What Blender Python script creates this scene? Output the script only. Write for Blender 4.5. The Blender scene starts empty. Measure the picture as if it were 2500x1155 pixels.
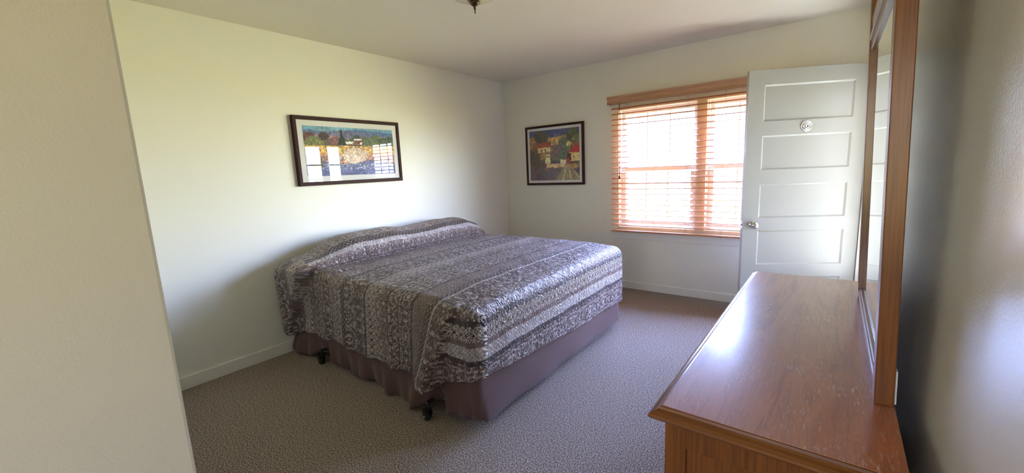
import bpy, bmesh, math, random
import numpy as np
from mathutils import Vector, Matrix, Euler
random.seed(7); rng = np.random.default_rng(11)
SC = bpy.context.scene
COL = SC.collection

# ------------------------------------------------------------------ camera, world, exposure
F, YAW, PITCH, ROLL = 1010.77, 0.6560486, 0.1605770, -0.0443135
CAMPOS = Vector((3.34950, -4.29894, 1.35831))
def make_camera():
    cy, sy, cp, sp = math.cos(YAW), math.sin(YAW), math.cos(PITCH), math.sin(PITCH)
    f = Vector((-sy*cp, cy*cp, -sp)); r0 = Vector((cy, sy, 0)); u0 = r0.cross(f)
    r = math.cos(ROLL)*r0 + math.sin(ROLL)*u0; u = -math.sin(ROLL)*r0 + math.cos(ROLL)*u0
    cam = bpy.data.cameras.new('camera'); o = bpy.data.objects.new('camera', cam); COL.objects.link(o)
    cam.sensor_width = 36; cam.sensor_fit = 'HORIZONTAL'; cam.lens = 36*F/2500; cam.clip_start = 0.02
    m = Matrix((r, u, -f)).transposed().to_4x4(); m.translation = CAMPOS
    o.matrix_world = m; SC.camera = o
make_camera()

SC.view_settings.view_transform = 'Standard'; SC.view_settings.look = 'None'
SC.view_settings.exposure = 0.14; SC.view_settings.gamma = 1.0; SC.view_settings.use_curve_mapping = False
SC.cycles.max_bounces = 10; SC.cycles.diffuse_bounces = 6; SC.cycles.glossy_bounces = 5
SC.cycles.transparent_max_bounces = 16; SC.cycles.sample_clamp_indirect = 20.0
SC.cycles.use_denoising = True
try: SC.cycles.denoiser = 'OPENIMAGEDENOISE'
except Exception: pass
SC.cycles.caustics_reflective = False; SC.cycles.caustics_refractive = False

SKY_STRENGTH = 64.0
def make_world():
    w = bpy.data.worlds.new('daylight'); SC.world = w; w.use_nodes = True
    nt = w.node_tree; N = nt.nodes; N.clear()
    out = N.new('ShaderNodeOutputWorld'); bg = N.new('ShaderNodeBackground')
    tc = N.new('ShaderNodeTexCoord'); sep = N.new('ShaderNodeSeparateXYZ')
    mr = N.new('ShaderNodeMapRange'); mr.inputs['From Min'].default_value = -1; mr.inputs['From Max'].default_value = 1
    cr = N.new('ShaderNodeValToRGB'); e = cr.color_ramp.elements
    # sunlit lawn below the horizon, pale haze at it, blue sky above
    e[0].position = 0.0; e[0].color = (0.42, 0.41, 0.24, 1)
    e[1].position = 1.0; e[1].color = (0.40, 0.60, 1.2, 1)
    for p_, c_ in ((0.47, (0.66, 0.63, 0.34, 1)), (0.505, (0.95, 0.96, 0.98, 1)), (0.56, (0.80, 0.92, 1.2, 1)), (0.62, (0.60, 0.78, 1.45, 1)), (0.75, (0.45, 0.60, 1.45, 1))):
        x = e.new(p_); x.color = c_
    nt.links.new(tc.outputs['Generated'], sep.inputs[0]); nt.links.new(sep.outputs['Z'], mr.inputs['Value'])
    nt.links.new(mr.outputs[0], cr.inputs[0]); nt.links.new(cr.outputs[0], bg.inputs['Color'])
    # the sky is brightest on the sunny side beyond the doorway, duller over the window side
    dt = N.new('ShaderNodeVectorMath'); dt.operation = 'DOT_PRODUCT'; dt.inputs[1].default_value = (math.cos(math.radians(48)), math.sin(math.radians(48)), 0)
    ms = N.new('ShaderNodeMapRange'); ms.interpolation_type = 'SMOOTHSTEP'
    for k_, v_ in (('From Min', .76), ('From Max', .96), ('To Min', .085*SKY_STRENGTH), ('To Max', SKY_STRENGTH)): ms.inputs[k_].default_value = v_
    nt.links.new(tc.outputs['Generated'], dt.inputs[0]); nt.links.new(dt.outputs['Value'], ms.inputs['Value']); 
    # high open sky over the window side
    m2 = N.new('ShaderNodeMapRange'); m2.interpolation_type = 'SMOOTHSTEP'; m3 = N.new('ShaderNodeMapRange'); m3.interpolation_type = 'SMOOTHSTEP'
    for m_, a_, b_, c_ in ((m2, .15, .36, 1.0*SKY_STRENGTH), (m3, -.1, .45, 1.0)):
        m_.inputs['From Min'].default_value = a_; m_.inputs['From Max'].default_value = b_; m_.inputs['To Min'].default_value = 0; m_.inputs['To Max'].default_value = c_
    nt.links.new(sep.outputs['Z'], m2.inputs['Value']); nt.links.new(sep.outputs['Y'], m3.inputs['Value'])
    pr_ = N.new('ShaderNodeMath'); pr_.operation = 'MULTIPLY'; mxm = N.new('ShaderNodeMath'); mxm.operation = 'MAXIMUM'
    nt.links.new(m2.outputs[0], pr_.inputs[0]); nt.links.new(m3.outputs[0], pr_.inputs[1]); nt.links.new(ms.outputs[0], mxm.inputs[0]); nt.links.new(pr_.outputs[0], mxm.inputs[1])
    # background raised behind the entry hall, added fill through the rear window
    m4 = N.new('ShaderNodeMapRange'); m4.interpolation_type = 'SMOOTHSTEP'
    for k_, v_ in (('From Min', .5), ('From Max', .85), ('To Min', 0), ('To Max', .21*SKY_STRENGTH)): m4.inputs[k_].default_value = v_
    ng = N.new('ShaderNodeMath'); ng.operation = 'MULTIPLY'; ng.inputs[1].default_value = -1; mx5 = N.new('ShaderNodeMath'); mx5.operation = 'MAXIMUM'
    nt.links.new(sep.outputs['Y'], ng.inputs[0]); nt.links.new(ng.outputs[0], m4.inputs['Value']); nt.links.new(m4.outputs[0], mx5.inputs[0]); nt.links.new(mxm.outputs[0], mx5.inputs[1])
    nt.links.new(mx5.outputs[0], bg.inputs['Strength'])
    nt.links.new(bg.outputs[0], out.inputs[0])
    w.cycles.sampling_method = 'MANUAL'; w.cycles.sample_map_resolution = 256
make_world()

# room dimensions (x=0 headboard wall, y=0 window wall, z=0 carpet)
W, H, YB, XH, YH = 3.558, 2.44, -4.10, 2.36, -6.2
WX0, WX1, WZ0, WZ1 = 1.515, 3.14, 0.66, 1.95          # window opening
DY0, DY1, DZ1 = -0.945, -0.06, 2.045                   # doorway in the right wall
sun = bpy.data.lights.new('sun', 'SUN'); sun.energy = 80; sun.angle = .01; sun.color = (1, .97, .88)
so_ = bpy.data.objects.new('sun', sun); COL.objects.link(so_)
so_.rotation_euler = Vector((math.cos(math.radians(-6))*.5, math.sin(math.radians(-6))*.5, .866)).to_track_quat('Z', 'Y').to_euler()
def portal(name, loc, rot, sx, sy):
    l = bpy.data.lights.new(name, 'AREA'); l.shape = 'RECTANGLE'; l.size = sx; l.size_y = sy; l.energy = 1
    l.cycles.is_portal = True
    o = bpy.data.objects.new(name, l); COL.objects.link(o); o.location = loc; o.rotation_euler = rot
portal('window_daylight', ((WX0+WX1)/2, 0.14, (WZ0+WZ1)/2), (math.radians(-90), 0, 0), WX1-WX0, WZ1-WZ0)
portal('doorway_daylight', (W+0.16, (DY0+DY1)/2, DZ1/2), (0, math.radians(90), 0), DZ1, DY1-DY0)

RWX0, RWX1, RWZ0, RWZ1 = 2.50, 3.40, .75, 2.10             # added fill window, unseen behind the camera
portal('rear_fill_portal', ((RWX0+RWX1)/2, YH-.145, (RWZ0+RWZ1)/2), (math.radians(90), 0, 0), RWX1-RWX0, RWZ1-RWZ0)

# ------------------------------------------------------------------ material helpers
def srgb(r, g, b):
    f = lambda c: (c/255/12.92) if c/255 <= 0.04045 else ((c/255+0.055)/1.055)**2.4
    return (f(r), f(g), f(b), 1)
class NT:
    def __init__(s, name):
        s.m = bpy.data.materials.new(name); s.m.use_nodes = True; s.t = s.m.node_tree; s.N = s.t.nodes; s.N.clear()
        s.out = s.N.new('ShaderNodeOutputMaterial'); s.b = s.N.new('ShaderNodeBsdfPrincipled'); s.link(s.b.outputs[0], s.out.inputs[0])
    def link(s, a, b): s.t.links.new(a, b)
    def set(s, sock, v):
        if hasattr(v, 'is_output') or isinstance(v, bpy.types.NodeSocket): s.link(v, sock)
        else: sock.default_value = v
    def p(s, **k):
        for n, v in k.items(): s.set(s.b.inputs[n.replace('_', ' ')], v)
    def coord(s, kind='Object', scale=(1, 1, 1), rot=(0, 0, 0), loc=(0, 0, 0)):
        tc = s.N.new('ShaderNodeTexCoord'); mp = s.N.new('ShaderNodeMapping')
        mp.inputs['Scale'].default_value = scale; mp.inputs['Rotation'].default_value = rot; mp.inputs['Location'].default_value = loc
        s.link(tc.outputs[kind], mp.inputs[0]); return mp.outputs[0]
    def noise(s, v, scale, detail=2, rough=.5, dist=0):
        n = s.N.new('ShaderNodeTexNoise'); s.link(v, n.inputs['Vector']); n.inputs['Scale'].default_value = scale
        n.inputs['Detail'].default_value = detail; n.inputs['Roughness'].default_value = rough; n.inputs['Distortion'].default_value = dist
        return n.outputs['Fac']
    def vor(s, v, scale, feat='F1', out='Distance'):
        n = s.N.new('ShaderNodeTexVoronoi'); s.link(v, n.inputs['Vector']); n.inputs['Scale'].default_value = scale; n.feature = feat
        return n.outputs[out]
    def ramp(s, fac, stops, interp='LINEAR'):
        n = s.N.new('ShaderNodeValToRGB'); n.color_ramp.interpolation = interp; e = n.color_ramp.elements
        while len(e) > 1: e.remove(e[-1])
        e[0].position = stops[0][0]; e[0].color = stops[0][1]
        for p_, c_ in stops[1:]:
            x = e.new(p_); x.color = c_
        s.link(fac, n.inputs[0]); return n.outputs[0]
    def math(s, op, a, b=None, c=None, clamp=False):
        n = s.N.new('ShaderNodeMath'); n.operation = op; n.use_clamp = clamp
        for i, v in enumerate((a, b, c)):
            if v is not None: s.set(n.inputs[i], v)
        return n.outputs[0]
    def mix(s, fac, a, b, mode='MIX'):
        n = s.N.new('ShaderNodeMix'); n.data_type = 'RGBA'; n.blend_type = mode
        s.set(n.inputs[0], fac); s.set(n.inputs[6], a); s.set(n.inputs[7], b); return n.outputs[2]
    def bump(s, h, strength=.3, dist=.01, normal=None):
        n = s.N.new('ShaderNodeBump'); n.inputs['Strength'].default_value = strength; n.inputs['Distance'].default_value = dist
        s.link(h, n.inputs['Height'])
        if normal is not None: s.link(normal, n.inputs['Normal'])
        s.link(n.outputs[0], s.b.inputs['Normal']); return n.outputs[0]
g = lambda v: (v, v, v, 1)

def mat_plain(name, col, rough=.5, **k):
    t = NT(name); t.p(Base_Color=col, Roughness=rough, **k); return t.m
def mat_wall(name, col, rough, bump, bscale, spec=.5, coat=0):
    t = NT(name); v = t.coord()
    n = t.noise(v, 1.3, 3)
    c = t.mix(t.math('MULTIPLY', n, .12), col, (col[0]*.86, col[1]*.86, col[2]*.84, 1))
    t.p(Base_Color=c, Roughness=rough, Specular_IOR_Level=spec)
    h = t.noise(v, bscale, 2.5, .55, .3)
    if coat: t.p(Coat_Weight=coat, Coat_Roughness=.2)
    t.bump(h, bump, .004); return t.m
def mat_wood(name, c1, c2, c3, axis, rough=.3, grain=1.0, coat=.3, pores=.5, figure=None):
    t = NT(name)
    sc = [22*grain]*3; sc[axis] = 1.1*grain; v = t.coord(scale=tuple(sc))
    n1 = t.noise(v, 1.6, 5, .6, 1.2)
    sc2 = [160*grain]*3; sc2[axis] = 5*grain; v2 = t.coord(scale=tuple(sc2)); n2 = t.noise(v2, 1.0, 2, .5)
    c = t.ramp(n1, [(.28, c1), (.5, c2), (.72, c3)])
    fine = t.ramp(n2, [(.35, g(1-pores)), (.55, g(1))])
    c = t.mix(.65, c, fine, 'MULTIPLY')
    t.p(Base_Color=c, Roughness=rough, Coat_Weight=coat, Coat_Roughness=.15)
    t.bump(n2, .12, .001); return t.m

M = {}
M['wall'] = mat_wall('cream wall paint', (.79, .775, .68, 1), .42, .10, 220, .4)
M['wall_gloss'] = mat_wall('glossy cream wall paint', (.79, .775, .68, 1), .30, .24, 170, .8, .7)
M['ceiling'] = mat_wall('ceiling paint', (.76, .72, .62, 1), .6, .12, 260, .3)
M['trim'] = mat_plain('white semi gloss trim paint', (.80, .78, .70, 1), .3)
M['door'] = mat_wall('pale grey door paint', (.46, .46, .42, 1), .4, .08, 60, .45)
M['chrome'] = mat_plain('polished chrome', (.75, .76, .78, 1), .13, Metallic=1.0)
M['black'] = mat_plain('black plastic', (.012, .012, .012, 1), .35)
M['black_metal'] = mat_plain('black painted steel', (.02, .02, .022, 1), .35)
M['frame_dark'] = mat_plain('dark walnut frame', srgb(56, 32, 31), .6, Specular_IOR_Level=.2)
M['mat_board'] = mat_plain('white mat board', (.80, .80, .78, 1), .8)
M['white_vinyl'] = mat_plain('white vinyl track', (.85, .85, .82, 1), .3)
M['sash'] = mat_plain('white painted sash', (.80, .78, .74, 1), .4)
M['jamb'] = mat_plain('cream orange window jamb', (.80, .66, .46, 1), .45)  # warmer and more orange than the sash
OK1, OK2, OK3 = srgb(112, 64, 22), srgb(126, 74, 28), srgb(94, 50, 17)
M['oak_y'] = mat_wood('oak grain along y', OK1, OK2, OK3, 1, .32)
M['oak_x'] = mat_wood('oak grain along x', OK1, OK2, OK3, 0, .32)
M['oak_z'] = mat_wood('oak grain along z', OK1, OK2, OK3, 2, .34, 1, .2)
M['slat'] = mat_wood('light stained basswood', srgb(182, 120, 74), srgb(196, 134, 88), srgb(168, 106, 64), 0, .35, .6, .25, .15)
M['valance'] = mat_wood('brown stained valance', srgb(176, 130, 94), srgb(188, 144, 106), srgb(164, 120, 86), 0, .4, .6, .2, .2)
M['cord'] = mat_plain('tan cord', srgb(190, 150, 115), .8)
M['light_block_dark'] = mat_plain('dark brown light blocker', (.14, .11, .085, 1), .7)  # dark colour for the added side screen that keeps light off the door
M['bounce_floor'] = mat_plain('pale olive bounce floor', (.62, .59, .44, 1), .8)  # pale olive for the added floor that bounces sun up through the doorway
M['brass_dark'] = mat_plain('aged bronze', (.10, .07, .045, 1), .35, Metallic=.9)

def mat_glass(name, tint=(1, 1, 1, 1), rough=0.0, ior=1.5, boost=0.0):
    t = NT(name); t.N.remove(t.b)
    tr = t.N.new('ShaderNodeBsdfTransparent'); tr.inputs[0].default_value = tint
    gl = t.N.new('ShaderNodeBsdfGlossy'); gl.inputs['Roughness'].default_value = rough
    fr = t.N.new('ShaderNodeFresnel'); fr.inputs[0].default_value = ior
    mx = t.N.new('ShaderNodeMixShader'); ge = t.N.new('ShaderNodeNewGeometry')
    f = t.math('MULTIPLY', t.math('ADD', fr.outputs[0], boost, clamp=True), t.math('SUBTRACT', 1, ge.outputs['Backfacing']))
    t.link(f, mx.inputs[0]); t.link(tr.outputs[0], mx.inputs[1]); t.link(gl.outputs[0], mx.inputs[2]); t.link(mx.outputs[0], t.out.inputs[0])
    return t.m
M['pane'] = mat_glass('window glass', (.93, .95, .95, 1))
M['fill_pane'] = mat_glass('warm tint for added rear fill', (1, .93, .80, 1))  # tint that warms the fill from the added rear window
M['picture_glass'] = mat_glass('picture glass', (.98, .98, .98, 1), .004)
M['mirror'] = mat_plain('mirror silvering', (.86, .89, .87, 1), .0, Metallic=1.0)
def mat_bowl():
    t = NT('frosted glass bowl'); t.p(Base_Color=(.85, .80, .58, 1), Roughness=.25, Transmission_Weight=.15); return t.m
M['bowl'] = mat_bowl()

def mat_carpet():
    t = NT('flecked brown grey carpet'); v = t.coord()
    a = t.noise(v, 165, 3, .8); b = t.noise(v, 60, 2, .6); c = t.noise(v, 3.2, 3, .5)
    col = t.ramp(a, [(.36, srgb(44, 36, 30)), (.44, srgb(96, 82, 67)), (.50, srgb(146, 130, 113)), (.56, srgb(206, 191, 173)), (.64, srgb(244, 232, 215))])
    col = t.mix(t.math('MULTIPLY', b, .25), col, srgb(110, 90, 74))
    col = t.mix(t.math('MULTIPLY', c, .25), col, srgb(150, 138, 124))
    t.p(Base_Color=col, Roughness=.95, Specular_IOR_Level=.1)
    h = t.math('ADD', t.math('MULTIPLY', t.vor(v, 330), .6), t.math('MULTIPLY', a, 1.6))
    t.bump(h, .7, .006); return t.m
M['carpet'] = mat_carpet()

def mat_skirt():
    t = NT('brown cotton bed skirt'); v = t.coord(); n = t.noise(v, 700, 2)
    t.p(Base_Color=t.mix(n, srgb(88, 65, 59), srgb(101, 78, 71)), Roughness=.85, Specular_IOR_Level=.2, Sheen_Weight=.15)
    t.bump(n, .2, .001); return t.m
M['skirt'] = mat_skirt()

# bedspread: woven bands run across the bed; UV.x = metres from the head, UV.y = metres across
BANDS = [ # start, base, kind ; values below zero lie on the pillow roll
 (-1.00, 'tan', 'damask'), (-.605, 'dark', 'dots'), (-.55, 'light', 'plain'), (-.508, 'tan', 'damask'), (-.40, 'brown', 'leaf'),
 (.25, 'tan', 'plain'), (.29, 'brown', 'rings'), (.40, 'tan', 'damask'), (.452, 'dark', 'plain'), (.467, 'brown', 'damask'),
 (.675, 'dark', 'plain'), (.686, 'tan', 'damask'), (.825, 'dark', 'dots'), (.857, 'light', 'plain'), (.868, 'brown', 'leaf'), (1.09, 'dark', 'plain'),
 (1.105, 'brown', 'rings'), (1.20, 'tan', 'damask'), (1.31, 'dark', 'plain'), (1.325, 'brown', 'damask'), (1.55, 'dark', 'plain'),
 (1.57, 'mid', 'lattice'), (1.68, 'brown', 'dots'), (1.70, 'dark', 'dots'), (1.735, 'light', 'plain'), (1.742, 'brown', 'leaf'), (2.03, 'dark', 'plain'), (2.055, 'dark', 'rings'),
 (2.135, 'tan', 'plain'), (2.175, 'light', 'lattice'), (2.235, 'dark', 'plain'), (2.262, 'brown', 'damask')]
BANDS = [(b[0]+1.001, b[1], b[2]) for b in BANDS]
def mat_spread():
    t = NT('quilted satin jacquard bedspread')
    tc = t.N.new('ShaderNodeTexCoord'); sep = t.N.new('ShaderNodeSeparateXYZ'); t.link(tc.outputs['UV'], sep.inputs[0])
    u, v = sep.outputs[0], sep.outputs[1]
    S = t.math('DIVIDE', t.math('ADD', u, 1.001), 3.6)
    cols = {'dark': srgb(60, 38, 38), 'brown': srgb(92, 66, 60), 'tan': srgb(122, 97, 88), 'mid': srgb(148, 126, 116), 'light': srgb(205, 194, 188)}
    base = t.ramp(S, [(b[0]/3.6, cols[b[1]]) for b in BANDS], 'CONSTANT')
    def mask(kinds): return t.ramp(S, [(b[0]/3.6, g(1 if b[2] in kinds else 0)) for b in BANDS], 'CONSTANT')
    def comb(a, b):
        n = t.N.new('ShaderNodeCombineXYZ'); t.set(n.inputs[0], a); t.set(n.inputs[1], b); return n.outputs[0]
    # damask: mirrored, distorted noise gives symmetric scrolls
    pv = t.math('PINGPONG', v, .12); pu = t.math('PINGPONG', u, .215)
    dn = t.noise(comb(pu, pv), 30, 3, .55, 2.2)
    damask = t.math('MULTIPLY', t.math('SUBTRACT', dn, .50), 22, clamp=True)
    edge = t.math('SUBTRACT', 1, t.math('MULTIPLY', t.math('ABSOLUTE', t.math('SUBTRACT', dn, .43)), 40), clamp=True)
    pv2 = t.math('PINGPONG', t.math('ADD', v, .06), .16)
    dn2 = t.noise(comb(t.math('PINGPONG', t.math('ADD', u, .02), .13), pv2), 26, 2, .5, 2.0)
    leaf = t.math('MULTIPLY', t.math('SUBTRACT', dn2, .49), 20, clamp=True)
    # interlocking rings
    def rings(off, r, cell, w):
        a = t.math('SUBTRACT', t.math('PINGPONG', t.math('ADD', u, off), cell/2), cell/4*0)
        b = t.math('PINGPONG', t.math('ADD', v, off), cell/2)
        d = t.math('SQRT', t.math('ADD', t.math('MULTIPLY', a, a), t.math('MULTIPLY', b, b)))
        return t.math('LESS_THAN', t.math('ABSOLUTE', t.math('SUBTRACT', d, r)), w)
    ring = t.math('MAXIMUM', rings(0, .024, .044, .0036), rings(.022, .020, .044, .0036))
    # diagonal lattice
    def diag(sg, cell, w):
        s_ = t.math('ADD', u, v) if sg > 0 else t.math('SUBTRACT', u, v)
        return t.math('LESS_THAN', t.math('PINGPONG', s_, cell/2), w)
    lat = t.math('MAXIMUM', diag(1, .026, .0026), diag(-1, .026, .0026))
    dots = t.math('MULTIPLY', diag(1, .034, .005), diag(-1, .034, .005))
    dots = t.math('MAXIMUM', dots, t.math('MULTIPLY', t.math('MAXIMUM', diag(1, .034, .0014), diag(-1, .034, .0014)), .6))
    thread = srgb(212, 198, 188)
    f = t.math('MULTIPLY', mask(('damask',)), damask)
    f = t.math('ADD', f, t.math('MULTIPLY', mask(('leaf',)), leaf))
    f = t.math('ADD', f, t.math('MULTIPLY', mask(('rings',)), ring))
    f = t.math('ADD', f, t.math('MULTIPLY', mask(('dots',)), dots), clamp=True)
    c = t.mix(t.math('MULTIPLY', f, .78), base, thread)
    c = t.mix(t.math('MULTIPLY', mask(('lattice',)), t.math('MULTIPLY', lat, .5)), c, cols['dark'])
    c = t.mix(t.math('MULTIPLY', mask(('damask', 'leaf')), t.math('MULTIPLY', edge, .45)), c, cols['dark'])
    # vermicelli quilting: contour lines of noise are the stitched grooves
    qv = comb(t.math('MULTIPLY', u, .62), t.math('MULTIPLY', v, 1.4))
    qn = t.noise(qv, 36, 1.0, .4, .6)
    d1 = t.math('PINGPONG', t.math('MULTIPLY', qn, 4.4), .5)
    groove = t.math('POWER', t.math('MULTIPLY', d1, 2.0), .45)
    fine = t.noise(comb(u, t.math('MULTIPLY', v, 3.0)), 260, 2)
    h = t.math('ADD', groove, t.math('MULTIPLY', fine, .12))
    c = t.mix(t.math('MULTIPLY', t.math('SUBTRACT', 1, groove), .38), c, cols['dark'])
    ro = t.math('SUBTRACT', .46, t.math('MULTIPLY', f, .14))
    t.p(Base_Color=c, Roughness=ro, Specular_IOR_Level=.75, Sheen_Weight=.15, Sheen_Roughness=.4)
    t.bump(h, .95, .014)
    return t.m
M['spread'] = mat_spread()

def mat_dresser_top():
    t = NT('worn oak dresser top'); v = t.coord(scale=(9, 1.0, 9))
    n1 = t.noise(v, 1.8, 2, .45, .8)
    rings_ = t.math('PINGPONG', t.math('MULTIPLY', n1, 22), .5)                       # cathedral figure
    v2 = t.coord(scale=(170, 5, 20)); n2 = t.noise(v2, 1, 3, .6)
    v3 = t.coord(scale=(10, 1.2, 10)); n3 = t.noise(v3, 1.2, 3, .6, .8)
    c = t.ramp(n3, [(.3, srgb(150, 82, 40)), (.5, srgb(172, 100, 52)), (.7, srgb(136, 70, 36))])
    c = t.mix(t.math('MULTIPLY', t.math('SUBTRACT', 1, t.math('MULTIPLY', rings_, 6), clamp=True), .30), c, srgb(84, 44, 28))
    c = t.mix(t.math('MULTIPLY', t.math('MULTIPLY', t.math('SUBTRACT', n2, .52), 5, clamp=True), .3), c, srgb(86, 44, 26))
    # worn white scuffs: broken streaks along the grain, clustered
    vs = t.coord(scale=(210, 30, 20)); s1 = t.noise(vs, 1.0, 3, .65, .5)
    cl = t.noise(t.coord(scale=(1, .7, 1)), 5.5, 3, .6, .6)
    sc = t.math('MULTIPLY', t.math('MULTIPLY', t.math('SUBTRACT', s1, .56), 12, clamp=True), t.math('MULTIPLY', t.math('SUBTRACT', cl, .44), 4, clamp=True))
    vl = t.coord(scale=(14, 14, 14)); l1 = t.noise(vl, 1.0, 1, .4, 1.5)
    scratch = t.math('MULTIPLY', t.math('SUBTRACT', 1, t.math('MULTIPLY', t.math('ABSOLUTE', t.math('SUBTRACT', l1, .5)), 160), clamp=True),
                     t.math('MULTIPLY', t.math('SUBTRACT', t.noise(vl, 2.6, 3), .50), 9, clamp=True))
    worn = t.math('MAXIMUM', sc, t.math('MULTIPLY', scratch, .3))
    c = t.mix(t.math('MULTIPLY', worn, .72), c, srgb(216, 192, 176))
    ro = t.math('ADD', .27, t.math('MULTIPLY', worn, .3))
    ro = t.math('ADD', ro, t.math('MULTIPLY', n2, .10))
    t.p(Base_Color=c, Roughness=ro, Coat_Weight=.8, Coat_Roughness=.22, Specular_IOR_Level=.6)
    hh = t.math('ADD', t.math('MULTIPLY', rings_, .7), t.math('MULTIPLY', n2, .5))
    t.bump(hh, .16, .0015); return t.m
M['dresser_top'] = mat_dresser_top()

def mat_print(name):
    t = NT(name); a = t.N.new('ShaderNodeVertexColor'); a.layer_name = 'print'
    t.p(Base_Color=a.outputs[0], Roughness=.7); return t.m
M['print'] = mat_print('printed landscape')

# ------------------------------------------------------------------ mesh helpers
class MB:
    def __init__(s): s.v = []; s.f = []; s.sm = []
    def add(s, vs, fs, smooth=False):
        o = len(s.v); s.v += [tuple(x) for x in vs]; s.f += [[i+o for i in f] for f in fs]; s.sm += [smooth]*len(fs); return s
    def box(s, x0, x1, y0, y1, z0, z1):
        vs = [(x, y, z) for z in (z0, z1) for y in (y0, y1) for x in (x0, x1)]
        return s.add(vs, [(0, 2, 3, 1), (4, 5, 7, 6), (0, 1, 5, 4), (2, 6, 7, 3), (0, 4, 6, 2), (1, 3, 7, 5)])
    def lathe(s, prof, n=24, axis='z', c=(0, 0, 0), lobes=0, amp=0):
        vs = []; fs = []
        for r, h in prof:
            for k in range(n):
                a = 2*math.pi*k/n; rr = r*(1+amp*math.cos(lobes*a)) if lobes else r
                p = (rr*math.cos(a), rr*math.sin(a), h)
                if axis == 'y': p = (p[0], p[2], p[1])
                if axis == 'x': p = (p[2], p[0], p[1])
                vs.append((p[0]+c[0], p[1]+c[1], p[2]+c[2]))
        for i in range(len(prof)-1):
            for k in range(n):
                k2 = (k+1) % n; fs.append((i*n+k, i*n+k2, (i+1)*n+k2, (i+1)*n+k))
        fs.append(tuple(range(n))[::-1]); fs.append(tuple((len(prof)-1)*n+k for k in range(n)))
        return s.add(vs, fs, True)
    def tube(s, pts, r, n=8):
        pts = [Vector(p) for p in pts]; vs = []; fs = []
        for i, p in enumerate(pts):
            d = (pts[min(i+1, len(pts)-1)]-pts[max(i-1, 0)]).normalized()
            a = d.orthogonal().normalized() if i == 0 else (a-d*a.dot(d)).normalized()
            b = d.cross(a)
            for k in range(n):
                t = 2*math.pi*k/n; vs.append(p+a*r*math.cos(t)+b*r*math.sin(t))
        for i in range(len(pts)-1):
            for k in range(n):
                k2 = (k+1) % n; fs.append((i*n+k, i*n+k2, (i+1)*n+k2, (i+1)*n+k))
        fs.append(tuple(range(n))[::-1]); fs.append(tuple((len(pts)-1)*n+k for k in range(n)))
        return s.add(vs, fs, True)
    def sweep_rect(s, x0, x1, y0, y1, prof, closed=True):
        """profile of (outward offset, z) swept round a rectangle with mitred corners; prof is a closed loop"""
        cs = [(x0, y0, -1, -1), (x1, y0, 1, -1), (x1, y1, 1, 1), (x0, y1, -1, 1)]; n = len(prof); vs = []; fs = []
        for (x, y, sx, sy) in cs:
            for o, z in prof: vs.append((x+sx*o, y+sy*o, z))
        for i in range(4):
            j = (i+1) % 4
            for k in range(n):
                k2 = (k+1) % n; fs.append((i*n+k, j*n+k, j*n+k2, i*n+k2))
        return s.add(vs, fs)
    def build(s, name, mat, parent=None, bevel=0, seg=2):
        me = bpy.data.meshes.new(name); me.from_pydata(s.v, [], s.f); me.validate()
        for p_, sm in zip(me.polygons, s.sm): p_.use_smooth = sm
        bm = bmesh.new(); bm.from_mesh(me); bmesh.ops.recalc_face_normals(bm, faces=bm.faces); bm.to_mesh(me); bm.free()
        me.materials.append(mat); o = bpy.data.objects.new(name, me); COL.objects.link(o)
        if parent: o.parent = parent
        if bevel:
            b = o.modifiers.new('bevel', 'BEVEL'); b.width = bevel; b.segments = seg; b.limit_method = 'ANGLE'
        return o
def tag(o, label=None, cat=None, group=None, kind=None):
    for k, v in (('label', label), ('category', cat), ('group', group), ('kind', kind)):
        if v: o[k] = v
    return o
def empty(name, loc=(0, 0, 0), rot=(0, 0, 0)):
    o = bpy.data.objects.new(name, None); COL.objects.link(o); o.location = loc; o.rotation_euler = rot; o.empty_display_size = .1; return o
def struct(o, label=None): return tag(o, label, None, None, 'structure')

# ------------------------------------------------------------------ room shell
T = .14
struct(MB().box(-T, W+T, YH-T, T, -.1, 0).build('floor', M['carpet']))
struct(MB().box(-T, W+T, YH-T, T, H, H+.1).build('ceiling', M['ceiling']))
struct(MB().box(-T, 0, YB-T, T, 0, H).build('wall_left', M['wall']))
mb = MB()
mb.box(0, WX0, 0, T, 0, H).box(WX1, W+T, 0, T, 0, H).box(WX0, WX1, 0, T, 0, WZ0).box(WX0, WX1, 0, T, WZ1, H)
struct(mb.build('wall_back', M['wall']))
mb = MB()
mb.box(W, W+T, YH, DY0, 0, H).box(W, W+T, DY1, 0, 0, H).box(W, W+T, DY0, DY1, DZ1, H)
struct(mb.build('wall_right', M['wall_gloss']))
struct(MB().box(XH-.12, XH, YH, YB, 0, H).build('wall_passage', M['wall'], None, .006, 3))
struct(MB().box(0, XH-.12, YB-.12, YB, 0, H).build('wall_front', M['wall']))
mb = MB().box(XH-.12, RWX0, YH-T, YH, 0, H).box(RWX1, W+T, YH-T, YH, 0, H).box(RWX0, RWX1, YH-T, YH, 0, RWZ0).box(RWX0, RWX1, YH-T, YH, RWZ1, H)
struct(mb.build('wall_entry', M['wall']))
w3 = struct(empty('rear_fill_window', (0, 0, 0)))  # added to light the hall from behind the camera
mb = MB().box(RWX0, RWX1, YH-.10, YH-.05, RWZ0, RWZ0+.05).box(RWX0, RWX1, YH-.10, YH-.05, RWZ1-.05, RWZ1).box(RWX0, RWX0+.05, YH-.10, YH-.05, RWZ0, RWZ1).box(RWX1-.05, RWX1, YH-.10, YH-.05, RWZ0, RWZ1).box(RWX0, RWX1, YH-.09, YH-.06, 1.52, 1.55)
mb.build('window_frame', M['trim'], w3)
MB().box(RWX0+.04, RWX1-.04, YH-.077, YH-.073, RWZ0+.04, RWZ1-.04).build('window_pane', M['fill_pane'], w3)
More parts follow.
